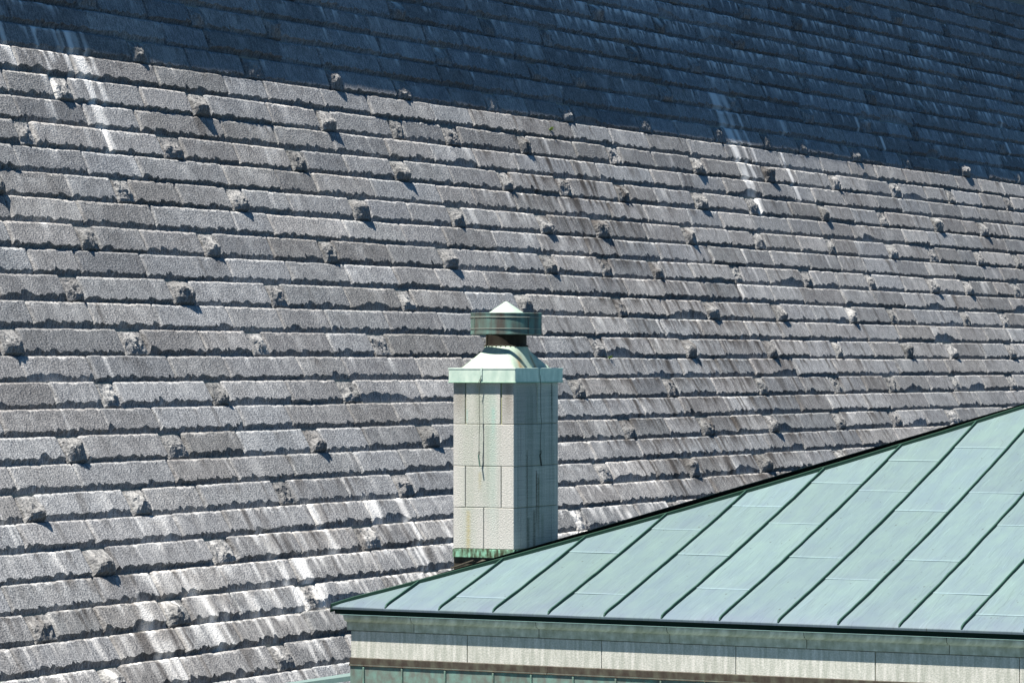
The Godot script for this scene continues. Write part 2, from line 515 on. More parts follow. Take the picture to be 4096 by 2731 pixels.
func build_dam() -> void:
	dam = thing("dam", "long sloping dam wall of rough grey granite courses, its upper part in blue shadow", "dam", Vector3(70, 0, -22))
	var heads := {-5: [61.9, 64.5], -3: [50.6, 53.1, 59.4, 63.3, 65.3, 69.6], -1: [48.3, 51.9, 54.7, 57.2, 60.8, 64.1, 67.8, 71.7, 74.4, 76.5, 79.9, 83.4, 87.6, 91.8],
		1: [45.6, 49.6, 53.8, 56.4, 58.5, 61.5, 65.6, 69.8, 73.7, 77.7, 81.7, 85.6, 90.1], 3: [44.1, 48.2, 52.2, 55.8, 60.0, 62.5, 65.2, 69.1, 72.0, 76.1, 79.9],
		5: [46.2, 49.6, 53.7, 57.3, 60.9, 63.4, 67.7, 71.4, 75.6, 79.5, 82.3, 85.6, 88.6], 7: [44.6, 48.1, 51.9, 56.2, 60.3, 62.8, 65.2, 69.3, 73.2, 77.1, 81.2, 83.7, 87.4],
		9: [43.6, 46.6, 49.5, 53.9, 58.4, 62.6, 67.0, 70.6, 74.8, 77.4, 82.4, 85.3], 11: [41.4, 44.6, 48.2, 52.2, 56.4, 60.7, 64.9, 69.1, 72.9, 77.2, 80.2, 84.5],
		13: [43.3, 46.3, 50.4, 54.6, 58.9, 63.1, 67.6, 71.8, 75.1, 79.3, 83.3], 15: [41.7, 44.4, 48.5, 52.3, 56.4, 60.2, 63.8, 67.1, 70.8, 74.2, 77.9],
		17: [40.0, 42.7, 46.8, 50.6, 54.6, 58.2, 62.1, 65.6], 19: [41.0, 44.2, 48.6, 52.6, 56.2], 21: [38.9, 42.2, 46.0, 50.0], 23: [39.9, 44.3]}
	var all := []           # [size in view, kind, course, from, to]
	for k in range(-14, 25):
		var sp := span_of(k)
		var joints := []    # [x, is_header_start]
		var spots: Array = heads.get(k, []).duplicate()
		if k % 2 != 0:
			if spots.is_empty(): spots.append(sp.x + rng.randf_range(0.6, 3.0))
			while k != -1 and spots[0] - 3.4 > sp.x: spots.push_front(spots[0] - rng.randf_range(3.2, 4.2))
			while spots[-1] + 3.0 < sp.y: spots.append(spots[-1] + rng.randf_range(3.0, 4.4))
		var x := sp.x
		for c in spots + [sp.y + 0.3]:
			var half: float = rng.randf_range(0.22, 0.34)
			var stop: float = c - half
			var gap := stop - x
			if gap > 0.25:
				var parts := maxi(1, roundi(gap / 1.75)) if k % 2 != 0 else maxi(1, roundi(gap / 1.9))
				var marks := [x]
				for q in range(1, parts): marks.append(x + gap * (q + rng.randf_range(-0.22, 0.22)) / parts)
				marks.append(stop)
				for q in parts: all.append([0.0, 0, k, marks[q] + 0.007, marks[q + 1] - 0.007])
			if c < sp.y: all.append([0.0, 1, k, stop + 0.004, c + half - 0.004])
			x = c + half
	for a in all:
		var at := seen_at((a[3] + a[4]) * 0.5, bed(a[2]) - 0.2)
		var shown: bool = at.x > -250 and at.x < 4300 and at.y > -60 and at.y < 2760 and at.y < 2440.0 - maxf(0.0, at.x - 1324.0) * 0.283
		if at.x > 1840 and at.x < 2200 and at.y > 1560: shown = false
		a[0] = (a[4] - a[3]) / (a[3] * a[3]) if shown else 0.0
	var order := all.duplicate()
	order.sort_custom(func(p, q): return p[0] > q[0])
	var singles := {}
	var left := [300, 300]
	for a in order:
		if a[0] > 0.0 and left[a[1]] > 0:
			left[a[1]] -= 1
			singles[a] = true
	var rest := [Buf.new(), Buf.new()]
	for b in rest: b.off = dam.position
	for a in all:
		var b: Buf = rest[a[1]]
		var own: bool = singles.has(a)
		if own:
			b = Buf.new()
			b.off = dam.position
		if a[1] == 0: stone(b, a[2], a[3], a[4], rng.randf_range(0.14, 0.24) if rng.randf() < 0.06 else 0.0)
		else: header(b, a[2], a[3], a[4])
		if own: part("granite_block" if a[1] == 0 else "rough_header_stone", b.mesh(), M.granite, dam)
	part("distant_granite_blocks", rest[0].mesh(), M.granite, dam, "stuff")
	if rest[1].v.size(): part("distant_header_stones", rest[1].mesh(), M.granite, dam, "stuff")
	# the mortared body behind the facing, down to the ground and up to the crest
	var p := PackedVector3Array(); var cc := PackedColorArray(); var uv := PackedVector2Array()
	var prof := [Vector2(-WALL + 8.6, -14.5)]
	var h := -13.0
	while h < 13.1:
		prof.append(Vector2(wall_z(h) - 0.004, h))
		h += 0.5
	prof.append_array([Vector2(wall_z(13.0) - 5.0, 13.0), Vector2(wall_z(13.0) - 8.0, -14.5)])
	var xs := [20.0, 130.0]
	for q in prof:
		for x in xs:
			p.append(Vector3(x, q.y + EYE, q.x))
			cc.append(Color(0.40, 0.375, 0.31))
			uv.append(Vector2(x, q.y))
	var core := Buf.new()
	core.off = dam.position
	core.grid(p, prof.size(), 2, uv, uv, cc)
	part("mortar_body", core.mesh(), M.mortar, dam)
	var cope := Buf.new()
	cope.off = dam.position
	var x := 24.0
	while x < 126.0:
		var l := rng.randf_range(1.6, 2.4)
		cope.box(Vector3(x, 12.2 + EYE, wall_z(12.2) - 0.5), Vector3(x + l - 0.006, 12.75 + EYE, -33.275), Color(0.4, 0.4, 0.39), 0.01)
		x += l
	part("coping", cope.mesh(), M.granite, dam, "stuff")

# ---------------------------------------------------------------- the pavilion

func roof_y(d: float) -> float:
	var dip := 0.0
	if d < 0.10: dip = -0.012 * pow(1.0 - d / 0.10, 2.0)
	return EAVE.y + EYE + 0.292 * d + 0.0065 * d * d + dip

func on_roof(t: float, d: float, lift := 0.0) -> Vector3:
	return Vector3(EAVE.x + d - lift * 0.3, roof_y(d) + lift * 0.95, EAVE.z + t)

func copper_panel(roof: Node3D, t0: float, t1: float, d0: float, d1: float) -> void:
	var b := Buf.new()
	b.off = house.position
	var n := 8
	var m := maxi(4, int((d1 - d0) / 0.12))
	if d0 < 0.01: m += 6
	var lo := maxf(t0, d0 / 1.12 + 0.004)
	if lo > t1 - 0.02: return
	var seed := rng.randf() * 300.0
	var tone := rng.randf_range(0.93, 1.07)
	var blue := rng.randf_range(-0.03, 0.05)
	var p := PackedVector3Array(); var uv := PackedVector2Array(); var cc := PackedColorArray()
	var shift := Vector2(rng.randf(), rng.randf())
	# rows: a folded lip hanging over the panel below, then the sheet
	var fold := d0 > 0.01
	var rows := 0
	var steps := []
	if fold: steps = [[0.0, -0.003], [-0.003, 0.002], [0.0, 0.007], [0.018, 0.007], [0.022, 0.004]]
	else: steps = [[-0.004, -0.020], [-0.002, -0.002]]
	for s in steps: s.append(true)
	for j in m + 1: steps.append([j, 0.0, false])
	for s in steps:
		rows += 1
		for q in n + 1:
			var t := lerpf(lo, t1, float(q) / n)
			var end := minf(d1, 1.12 * t)
			var d: float
			var lift: float
			if s[2]:
				d = minf(d0 + s[0], end)
				lift = s[1]
			else:
				var f: float = s[0] / float(m)
				if not fold: f = pow(f, 1.6)
				d = lerpf(d0 + (0.023 if fold else 0.0), end, f)
				if end < d0 + 0.024: d = end
				lift = 0.005 * (1.0 - f) + 0.005 * rough.get_noise_2d(t * 2.2 + seed, d * 1.6)
			p.append(on_roof(t, d, lift))
			uv.append(Vector2(t / 2.6 + shift.x, d / 2.6 + shift.y))
			var k := tone * 0.49
			if s[2] and fold: k *= 1.4
			elif q == 0 or q == n: k *= 1.09
			# the sheets near the gutter and along each fold have kept a violet bloom
			var low := exp(-d / 0.45) * 0.8 + 0.25 * exp(-(d - d0) / 0.3)
			low *= 0.75 + 0.5 * fine.get_noise_2d(t * 3.0, d * 3.0 + seed)
			cc.append(Color(k * (1.0 + 0.03 * low), k * (1.0 - 0.08 * low), k * (1.0 + blue * 0.6 + 0.06 * low)))
	b.grid(p, rows, n + 1, uv, uv, cc, true)
	part("copper_panel", b.mesh(), M.patina, roof)

func roof_seam(roof: Node3D, t: float, top: float) -> void:
	var b := Buf.new()
	b.off = house.position
	var m := maxi(6, int(top / 0.1))
	var w := 0.009
	var seed := rng.randf() * 99.0
	var rowp := []
	for j in m + 1:
		var d := top * pow(float(j) / m, 1.5)
		var hh := 0.031 * (1.0 if j > 0 else 0.5) + 0.003 * fine.get_noise_2d(d * 6.0, seed)
		var tw := t + 0.005 * fine.get_noise_2d(d * 3.0, seed + 7.0)
		rowp.append([on_roof(tw - w, d, -0.01), on_roof(tw - w * 0.8, d, hh), on_roof(tw + w * 0.8, d, hh), on_roof(tw + w, d, -0.01)])
	var col := Color(0.20, 0.28, 0.26)
	for j in m:
		for q in 3:
			b.quad(rowp[j][q], rowp[j][q + 1], rowp[j + 1][q + 1], rowp[j + 1][q], col)
	b.quad(rowp[0][0], rowp[0][3], rowp[0][2], rowp[0][1], col)
	part("standing_seam", b.mesh(), M.patina_dark, roof)

func extruded(b: Buf, prof: Array, t0: float, t1: float, col: Color, split := 1) -> void:
	# prof: [inward, height] pairs from top to bottom; caps close the ends
	for k in split:
		var ta := lerpf(t0, t1, float(k) / split)
		var tb := lerpf(t0, t1, float(k + 1) / split)
		for q in prof.size() - 1:
			var a := Vector3(EAVE.x + prof[q][0], EAVE.y + EYE + prof[q][1], 0)
			var c := Vector3(EAVE.x + prof[q + 1][0], EAVE.y + EYE + prof[q + 1][1], 0)
			var za := Vector3(0, 0, EAVE.z + ta)
			var zb := Vector3(0, 0, EAVE.z + tb)
			b.quad(c + za, c + zb, a + zb, a + za, col)
	for s in [t0, t1]:
		for q in range(1, prof.size() - 1):
			var z := Vector3(0, 0, EAVE.z + s)
			var pts := []
			for o in [0, q, q + 1]: pts.append(Vector3(EAVE.x + prof[o][0], EAVE.y + EYE + prof[o][1], 0) + z)
			if s == t0: b.tri(pts[0], pts[1], pts[2], col)
			else: b.tri(pts[0], pts[2], pts[1], col)

func build_house() -> void:
	house = thing("pavilion", "pale granite pavilion under a green copper roof, with a tall stone chimney", "building", Vector3(36, 0, -12))
	var g := EYE + EAVE.y
	var b: Buf
	# roof: panels bay by bay, standing seams between them
	var roof := Node3D.new()
	roof.name = "roof"
	house.add_child(roof)
	var seams := [0.0]
	for k in 15: seams.append(0.641 + 0.6205 * k)
	var cross := [[], [], [0.36], [1.70], [0.57, 2.40], [1.72, 3.10], [0.81, 2.64, 3.80], [1.73, 3.60, 4.47], [1.17, 3.07, 4.86], [1.73, 3.60, 5.5], [0.88, 2.72, 4.6, 6.4], [0.37, 2.2, 4.1, 5.9], [1.4, 3.3, 5.1], [0.8, 2.6, 4.4, 6.2], [1.7, 3.5, 5.4]]
	for k in 15:
		var t0: float = seams[k]
		var t1: float = seams[k + 1]
		var top := minf(7.5, 1.12 * t1)
		var ds: Array = [0.0] + cross[k] + [top]
		for q in ds.size() - 1: copper_panel(roof, t0, t1, ds[q], ds[q + 1])
		if k > 0: roof_seam(roof, t0, minf(7.5, 1.12 * t0))
	# the planes that look away from here
	b = Buf.new(); b.off = house.position
	var pc := Color(0.49, 0.49, 0.49)
	var apex := on_roof(6.7, 7.5, -0.01)
	var apex2 := apex + Vector3(0, 0, 6.0)
	var back := EAVE.x + 15.0
	var low := roof_y(0.0) + 0.02
	var c0 := Vector3(EAVE.x + 0.01, low, EAVE.z)
	b.tri(Vector3(back, low, EAVE.z), c0, apex, pc)
	b.quad(Vector3(back, low, EAVE.z + 20), Vector3(back, low, EAVE.z), apex, apex2, pc)
	b.tri(on_roof(9.94, 0.0), Vector3(back, low, EAVE.z + 20), apex2, pc)
	b.tri(on_roof(9.94, 0.0), apex2, on_roof(9.94, 7.5), pc)
	part("rear_roof_sheet", b.mesh(), M.patina, roof)
	# hip: a capped roll
	b = Buf.new(); b.off = house.position
	var last := []
	for j in 41:
		var t := 6.7 * j / 40.0
		var wv := 0.004 * fine.get_noise_2d(t * 5.0, 3.0)
		var cpt := on_roof(t, t * 1.12)
		var row := [cpt + Vector3(-0.010, -0.012, 0.011), cpt + Vector3(-0.008, 0.032 + wv, 0.009), cpt + Vector3(0.004, 0.036 + wv, -0.004), cpt + Vector3(0.028, -0.06, -0.03)]
		if last: for q in 3: b.quad(last[q], row[q], row[q + 1], last[q + 1], Color(0.14, 0.20, 0.18))
		last = row
	part("hip_roll", b.mesh(), M.patina_dark, roof)
	# fascia under the drip edge, with a thin bright lip
	b = Buf.new(); b.off = house.position
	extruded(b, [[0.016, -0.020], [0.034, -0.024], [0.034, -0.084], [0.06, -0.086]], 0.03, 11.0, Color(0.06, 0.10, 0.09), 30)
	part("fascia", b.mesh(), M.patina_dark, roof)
	b = Buf.new(); b.off = house.position
	extruded(b, [[0.05, -0.083], [0.016, -0.0835], [0.014, -0.088], [0.05, -0.092]], 0.10, 11.0, Color(0.50, 0.58, 0.53))
	part("drip_lip", b.mesh(), M.patina, roof)
	# cornice stones: cove and band
	var cove := []
	for q in 7:
		var a := PI / 2 * q / 6.0
		cove.append([0.022 + 0.073 * (1.0 - cos(a)), -0.0925 - 0.070 * sin(a)])
	cove = [[0.2, -0.0925]] + cove + [[0.100, -0.1650], [0.100, -0.250], [0.3, -0.250]]
	var cuts := [0.128, 0.92, 2.35, 3.79, 5.24, 6.69, 8.1, 9.5, 11.0]
	for q in cuts.size() - 1:
		b = Buf.new(); b.off = house.position
		var k := rng.randf_range(0.92, 1.05)
		extruded(b, cove, cuts[q] + 0.004, cuts[q + 1] - 0.004, Color(0.80 * k, 0.81 * k, 0.74 * k))
		part("cornice_stone", b.mesh(), M.ashlar_green, house)
	cuts = [0.17, 1.53, 3.04, 4.49, 5.94, 7.38, 8.8, 10.2, 11.0]
	for q in cuts.size() - 1:
		b = Buf.new(); b.off = house.position
		var k := rng.randf_range(0.95, 1.05)
		b.box(Vector3(EAVE.x + 0.112, g - 0.56, EAVE.z + cuts[q] + 0.0045), Vector3(EAVE.x + 0.5, g - 0.257, EAVE.z + cuts[q + 1] - 0.0045), Color(0.80 * k, 0.79 * k, 0.76 * k), 0.003)
		part("frieze_stone", b.mesh(), M.ashlar, house)
	b = Buf.new(); b.off = house.position
	b.box(Vector3(EAVE.x + 0.122, g - 0.60, EAVE.z + 0.18), Vector3(EAVE.x + 0.48, g - 0.10, EAVE.z + 10.9), Color(0.34, 0.33, 0.26))
	part("joint_mortar", b.mesh(), M.mortar, house)
	# brown copper flashing below the frieze
	var ft := 0.165
	while ft < 11.0:
		b = Buf.new(); b.off = house.position
		var fl := rng.randf_range(2.2, 3.0)
		extruded(b, [[0.16, -0.524], [0.108, -0.530], [0.100, -0.536], [0.093, -0.602], [0.074, -0.608], [0.074, -0.613], [0.13, -0.618]], ft, minf(ft + fl, 11.0), Color(1, 1, 1), 8)
		part("flashing", b.mesh(), M.brown_copper, house)
		ft += fl + 0.002
	# apron: upright copper sheets with narrow seams
	cuts = [0.17, 0.34, 0.79, 1.29, 1.84, 2.27, 2.74, 3.21, 3.70]
	for q in 13: cuts.append(3.70 + 0.475 * (q + 1))
	for q in cuts.size() - 1:
		b = Buf.new(); b.off = house.position
		var p := PackedVector3Array(); var uv := PackedVector2Array(); var cc := PackedColorArray()
		var k := rng.randf_range(0.85, 1.1)
		for j in 7:
			for o in 7:
				var t := lerpf(cuts[q] + 0.01, cuts[q + 1] - 0.01, o / 6.0)
				var y := -0.60 - 1.6 * j / 6.0
				p.append(Vector3(EAVE.x + 0.087 + 0.003 * rough.get_noise_2d(t * 4.0, y * 4.0), EYE + EAVE.y + y, EAVE.z + t))
				uv.append(Vector2(t / 1.1, y / 1.1))
				cc.append(Color(k, k, k))
		b.grid(p, 7, 7, uv, uv, cc, false)
		part("apron_panel", b.mesh(), M.apron, house)
		b = Buf.new(); b.off = house.position
		b.box(Vector3(EAVE.x + 0.074, g - 2.2, EAVE.z + cuts[q + 1] - 0.010), Vector3(EAVE.x + 0.1, g - 0.622, EAVE.z + cuts[q + 1] + 0.010), Color(0.9, 1.0, 0.95), 0.003)
		part("apron_seam", b.mesh(), M.apron, house)
	# lower roof that runs out from the end wall
	b = Buf.new(); b.off = house.position
	var pp := PackedVector3Array(); var uu := PackedVector2Array(); var c2 := PackedColorArray()
	for j in 9:
		for o in 9:
			var z := 0.4 - 2.4 * j / 8.0
			var xx := 0.10 + 7.0 * o / 8.0
			pp.append(Vector3(EAVE.x + xx, g - 0.722 + 0.16 * (z - 0.17), EAVE.z + z))
			uu.append(Vector2(xx / 2.6, z / 2.6))
			c2.append(Color(0.60, 0.59, 0.55))
	b.grid(pp, 9, 9, uu, uu, c2, false)
	b.quad(pp[8 * 9] + Vector3(0, -0.05, 0), pp[0] + Vector3(0, -0.05, 0), pp[0], pp[8 * 9], Color(0.45, 0.5, 0.47))
	part("lower_roof", b.mesh(), M.patina, house)
	b = Buf.new(); b.off = house.position
	pp.clear(); uu.clear(); c2.clear()
	for j in 9:
		for o in 9:
			var t := 0.17 + 10.8 * o / 8.0
			var d := 0.11 - 2.6 * j / 8.0
			pp.append(Vector3(EAVE.x + d, g - 1.08 + 0.16 * d, EAVE.z + t))
			uu.append(Vector2(t / 2.6, d / 2.6))
			c2.append(Color(0.53, 0.52, 0.50))
	b.grid(pp, 9, 9, uu, uu, c2, true)
	part("lower_roof", b.mesh(), M.patina, house)
	# walls down to the ground
	b = Buf.new(); b.off = house.position
	b.box(Vector3(EAVE.x + 0.125, 0, EAVE.z + 0.19), Vector3(EAVE.x + 14.8, g - 0.12, EAVE.z + 19.8), Color(0.5, 0.49, 0.46))
	part("wall", b.mesh(), M.ashlar, house)
	b = Buf.new(); b.off = house.position
	b.box(Vector3(EAVE.x + 0.3, 0, EAVE.z - 1.7), Vector3(EAVE.x + 7.0, g - 1.15, EAVE.z + 0.18), Color(0.5, 0.49, 0.46))
	part("lower_wall", b.mesh(), M.ashlar, house)

# ---------------------------------------------------------------- the chimney

func face_box(b: Buf, lo: Vector3, hi: Vector3, col: Color) -> void:
	# a stone with chamfered edges whose uv2 unrolls the shaft: the x face first, then the z face
	var s := b.v.size()
	b.box(lo, hi, col, 0.004)
	for q in range(s, b.v.size()):
		var w := b.v[q] + b.off
		var nn := b.n[q]
		var v := clampf((FLUE.y + EYE - 0.185 - w.y) / 1.9, 0.0, 1.0)
		var u := 0.0
		if absf(nn.x) > absf(nn.z): u = clampf((w.z - FLUE.z + 0.731) / 0.731, 0.0, 1.0) * 0.41
		else: u = 0.41 + clampf((w.x - FLUE.x) / 1.051, 0.0, 1.0) * 0.59
		b.w[q] = Vector2(u, v)
		b.u[q] = Vector2(w.x + w.z, w.y) / 0.9

func flue_stains() -> ImageTexture:
	var W := 384
	var H := 512
	var px := PackedFloat32Array()
	px.resize(W * H * 4)
	var r := RandomNumberGenerator.new()
	r.seed = 5
	# [u, v from, v to, width, r, g, b, strength]
	var marks := [[0.10, 0.0, 1.0, 0.10, 150, 172, 150, 0.35], [0.22, 0.0, 0.8, 0.09, 130, 172, 150, 0.42], [0.27, 0.02, 0.95, 0.05, 150, 200, 188, 0.4], [0.09, 0.15, 0.24, 0.012, 110, 200, 200, 0.5], [0.27, 0.14, 0.3, 0.02, 140, 210, 200, 0.35],
		[0.04, 0.0, 0.2, 0.07, 130, 122, 112, 0.6], [0.37, 0.0, 0.22, 0.05, 120, 112, 102, 0.65], [0.17, 0.0, 0.3, 0.05, 120, 135, 112, 0.5], [0.10, 0.72, 1.0, 0.025, 190, 170, 105, 0.6], [0.18, 0.5, 0.62, 0.02, 180, 165, 110, 0.5],
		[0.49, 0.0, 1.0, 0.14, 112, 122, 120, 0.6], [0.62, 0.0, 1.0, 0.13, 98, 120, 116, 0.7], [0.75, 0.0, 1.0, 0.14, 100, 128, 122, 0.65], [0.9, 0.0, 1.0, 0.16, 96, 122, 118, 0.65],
		[0.91, 0.0, 0.26, 0.016, 30, 48, 42, 0.95], [0.87, 0.0, 0.2, 0.012, 170, 190, 185, 0.5], [0.585, 0.38, 0.95, 0.014, 50, 52, 40, 0.95], [0.71, 0.5, 0.85, 0.016, 44, 40, 28, 0.95], [0.735, 0.52, 0.9, 0.02, 72, 70, 46, 0.85], [0.68, 0.72, 1.0, 0.03, 66, 76, 62, 0.8], [0.6, 0.76, 1.0, 0.03, 66, 78, 68, 0.8], [0.79, 0.75, 0.98, 0.03, 100, 116, 104, 0.5], [0.47, 0.02, 0.3, 0.014, 178, 190, 190, 0.5], [0.72, 0.0, 0.3, 0.01, 120, 128, 84, 0.6]]
	for q in 60: marks.append([r.randf(), r.randf_range(0.0, 0.7), r.randf_range(0.5, 1.0), r.randf_range(0.006, 0.02), 140, 160, 148, r.randf_range(0.05, 0.25)])
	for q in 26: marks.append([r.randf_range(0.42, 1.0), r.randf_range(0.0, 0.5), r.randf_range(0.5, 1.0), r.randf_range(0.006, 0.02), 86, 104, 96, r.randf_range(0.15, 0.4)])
	for m in marks:
		for y in range(int(m[1] * H), mini(H, int(m[2] * H))):
			var t: float = (float(y) / H - m[1]) / maxf(0.01, m[2] - m[1])
			var f: float = m[7] * minf(1.0, t * 8.0 + 0.4) * (1.0 - pow(t, 3.0)) if m[2] < 1.0 else m[7] * minf(1.0, t * 8.0 + 0.5)
			f *= 0.75 + 0.5 * fine.get_noise_2d(m[0] * 900.0, y * 0.9)
			var uc: float = m[0] + 0.006 * fine.get_noise_2d(y * 0.4, m[0] * 300.0)
			for x in range(maxi(0, int((uc - m[3]) * W)), mini(W, int((uc + m[3]) * W) + 1)):
				if (m[0] < 0.41) != (x < 0.41 * W): continue
				var gg: float = 1.0 - absf(float(x) / W - uc) / m[3]
				if gg <= 0.0: continue
				var a := clampf(f * gg * gg * (3.0 - 2.0 * gg), 0.0, 1.0)
				var o := (y * W + x) * 4
				var na := a + px[o + 3] * (1.0 - a)
				for k in 3: px[o + k] = (m[4 + k] * a + px[o + k] * px[o + 3] * (1.0 - a)) / maxf(na, 0.001)
				px[o + 3] = na
	var out := PackedByteArray()
	out.resize(W * H * 4)
	for q in W * H:
		for k in 3: out[q * 4 + k] = int(clampf(px[q * 4 + k] * 0.87, 0.0, 255.0))
		out[q * 4 + 3] = int(255.0 * clampf(px[q * 4 + 3], 0.0, 1.0))
	return tex(Image.create_from_data(W, H, false, Image.FORMAT_RGBA8, out))

func build_flue() -> void:
	flue = Node3D.new()
	flue.name = "chimney"
	flue.set_meta("label", "tall granite chimney with a green copper hood and round cowl")
	house.add_child(flue)
	var F := Vector3(FLUE.x, EYE, FLUE.z)
	var a := 1.051      # along x
	var w := 0.731      # along z
	var ys := [-0.188, -0.631, -1.08, -1.521, -1.963]
	var b: Buf
	# four courses of squared stones, bonded at the corners
	for r in 4:
		var y1: float = ys[r] - 0.003
		var y0: float = ys[r + 1] + 0.003
		var list := []
		if r % 2 == 0:
			# short corner ends on the x face, long ones on the z face
			list = [[0, -0.154, 0.53, 0], [0, -0.731, 0.53, -0.586], [0, -0.586, 0.3, -0.154], [0.53, -0.154, a, 0], [0.53, -0.731, a, -0.586], [a - 0.3, -0.586, a, -0.154]]
			if r == 0: list[2][3] = -0.160
		else:
			list = [[0, -0.365, 0.165, 0], [0, -0.731, 0.165, -0.365], [0.165, -0.25, 0.89, 0], [0.165, -0.731, 0.89, -0.5], [0.89, -0.365, a, 0], [0.89, -0.731, a, -0.365]]
		for s in list:
			var k := rng.randf_range(0.93, 1.04)
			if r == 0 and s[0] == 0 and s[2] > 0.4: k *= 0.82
			var open := 0.009 if r == 0 else 0.005
			b = Buf.new(); b.off = house.position
			var inset := rng.randf_range(0.0, 0.003)
			face_box(b, F + Vector3(s[0] + (open * 0.6 if s[0] > 0 else inset), y0, s[1] + (open if s[1] > -0.73 else 0.0)), F + Vector3(s[2] - (open * 0.4 if s[2] < a else 0.0), y1, s[3] - (open * 0.5 if s[3] < 0 else inset)), Color(0.78 * k, 0.775 * k, 0.75 * k))
			part("squared_stone", b.mesh(), M.flue_stone, flue)
	b = Buf.new(); b.off = house.position
	b.box(F + Vector3(0.014, -2.0, -w + 0.014), F + Vector3(a - 0.014, -0.19, -0.014), Color(0.36, 0.38, 0.25))
	part("joint_mortar", b.mesh(), M.mortar, flue)
	# copper base flashing and the brown saddle beneath it
	b = Buf.new(); b.off = house.position
	b.box(F + Vector3(-0.006, -2.055, -w - 0.006), F + Vector3(a + 0.006, -1.966, 0.006), Color(1, 1, 1), 0.003)
	part("base_flashing", b.mesh(), M.flashing_green, flue)
	b = Buf.new(); b.off = house.position
	b.box(F + Vector3(0.02, -3.2, -w - 0.004), F + Vector3(a - 0.02, -2.056, -0.02), Color(0.9, 0.9, 0.9))
	b.quad(F + Vector3(-0.25, -2.30, -w - 0.01), F + Vector3(-0.25, -2.42, 0.2), F + Vector3(0.0, -2.10, 0.2), F + Vector3(0.0, -2.075, -w + 0.35), Color(1.2, 1.1, 1.05))
	b.tube([F + Vector3(-0.02, -2.175, -w - 0.012), F + Vector3(-0.02, -2.085, -w + 0.26)], 0.012, 6, Color(2.4, 2.3, 2.1))
	part("saddle", b.mesh(), M.brown_copper, flue)
	# cap slab: a copper-clad block, its side sheets lapped at straps
	var o := 0.038
	b = Buf.new(); b.off = house.position
	b.box(F + Vector3(-o, -0.185, -w - o), F + Vector3(a + o, -0.034, o), Color(0.95, 0.98, 0.95), 0.006)
	b.box(F + Vector3(-o - 0.004, -0.046, -w - o - 0.004), F + Vector3(a + o + 0.004, -0.031, o + 0.004), Color(1.02, 1.05, 1.0), 0.002)
	b.box(F + Vector3(-o - 0.005, -0.190, -w - o - 0.005), F + Vector3(a + o + 0.005, -0.180, o + 0.005), Color(0.55, 0.7, 0.6), 0.002)
	part("cap_slab", b.mesh(), M.patina_mint, flue)
	var wires := [[Vector3(-o - 0.004, 0, -0.365), Vector3(-0.045, 0, -0.391)], [Vector3(0.525, 0, o + 0.004), Vector3(0.546, 0, 0.045)]]
	for q in 2:
		var sp: Vector3 = F + wires[q][0]
		var hp: Vector3 = F + wires[q][1]
		b = Buf.new(); b.off = house.position
		if q == 0: b.box(sp + Vector3(-0.006, -0.150, -0.012), sp + Vector3(0.0, -0.030, 0.008), Color(1.1, 1.15, 1.1), 0.001)
		else: b.box(sp + Vector3(-0.012, -0.150, 0.0), sp + Vector3(0.012, -0.030, 0.006), Color(0.9, 0.95, 0.9), 0.001)
		part("strap", b.mesh(), M.patina_mint, flue)
		b = Buf.new(); b.off = house.position
		var pts := []
		for j in 13:
			var f := j / 12.0
			var q0 := Vector3(lerpf(sp.x - (0.008 if q == 0 else 0.0), hp.x, minf(1.0, f * 8.0)), EYE - 0.11 - 0.83 * f, lerpf(sp.z + (0.008 if q == 1 else 0.0), hp.z, minf(1.0, f * 8.0)))
			q0 += Vector3(0.006 * fine.get_noise_1d(f * 9.0), 0, 0.008 * fine.get_noise_1d(f * 7.0 + 30.0))
			pts.append(q0)
		b.tube(pts, 0.0032, 5, Color(0.10, 0.12, 0.10))
		var knot: Vector3 = pts[-1]
		for j in 3: b.tube([knot + Vector3(-0.008, 0.012 * j - 0.01, -0.008), knot + Vector3(0.008, 0.012 * j - 0.004, 0.008)], 0.004, 5, Color(0.12, 0.14, 0.12))
		if q == 0: b.tube([pts[1] + Vector3(0, 0.03, 0), pts[1] + Vector3(-0.01, -0.02, -0.02), pts[1] + Vector3(-0.012, -0.06, -0.03)], 0.003, 5, Color(0.12, 0.14, 0.12))
		part("hanging_wire", b.mesh(), M.dull, flue)
		b = Buf.new(); b.off = house.position
		b.tube([knot + Vector3(0, -0.01, 0), knot + Vector3(0, -0.03, -0.008), knot + Vector3(0, -0.08, 0.0), knot + Vector3(0, -0.145, 0.01)], 0.0085, 7, Color(0.16, 0.26, 0.22) if q == 0 else Color(0.06, 0.07, 0.06))
		part("tie_rod", b.mesh(), M.dull, flue)
	# hood: from the oblong slab up to the round neck
	var ctr := F + Vector3(a * 0.5, 0, -w * 0.5)
	b = Buf.new(); b.off = house.position
	var p := PackedVector3Array(); var cc := PackedColorArray(); var uv := PackedVector2Array()
	var hx := 0.475
	var hz := 0.315
	var sides := 72
	var levels := 13
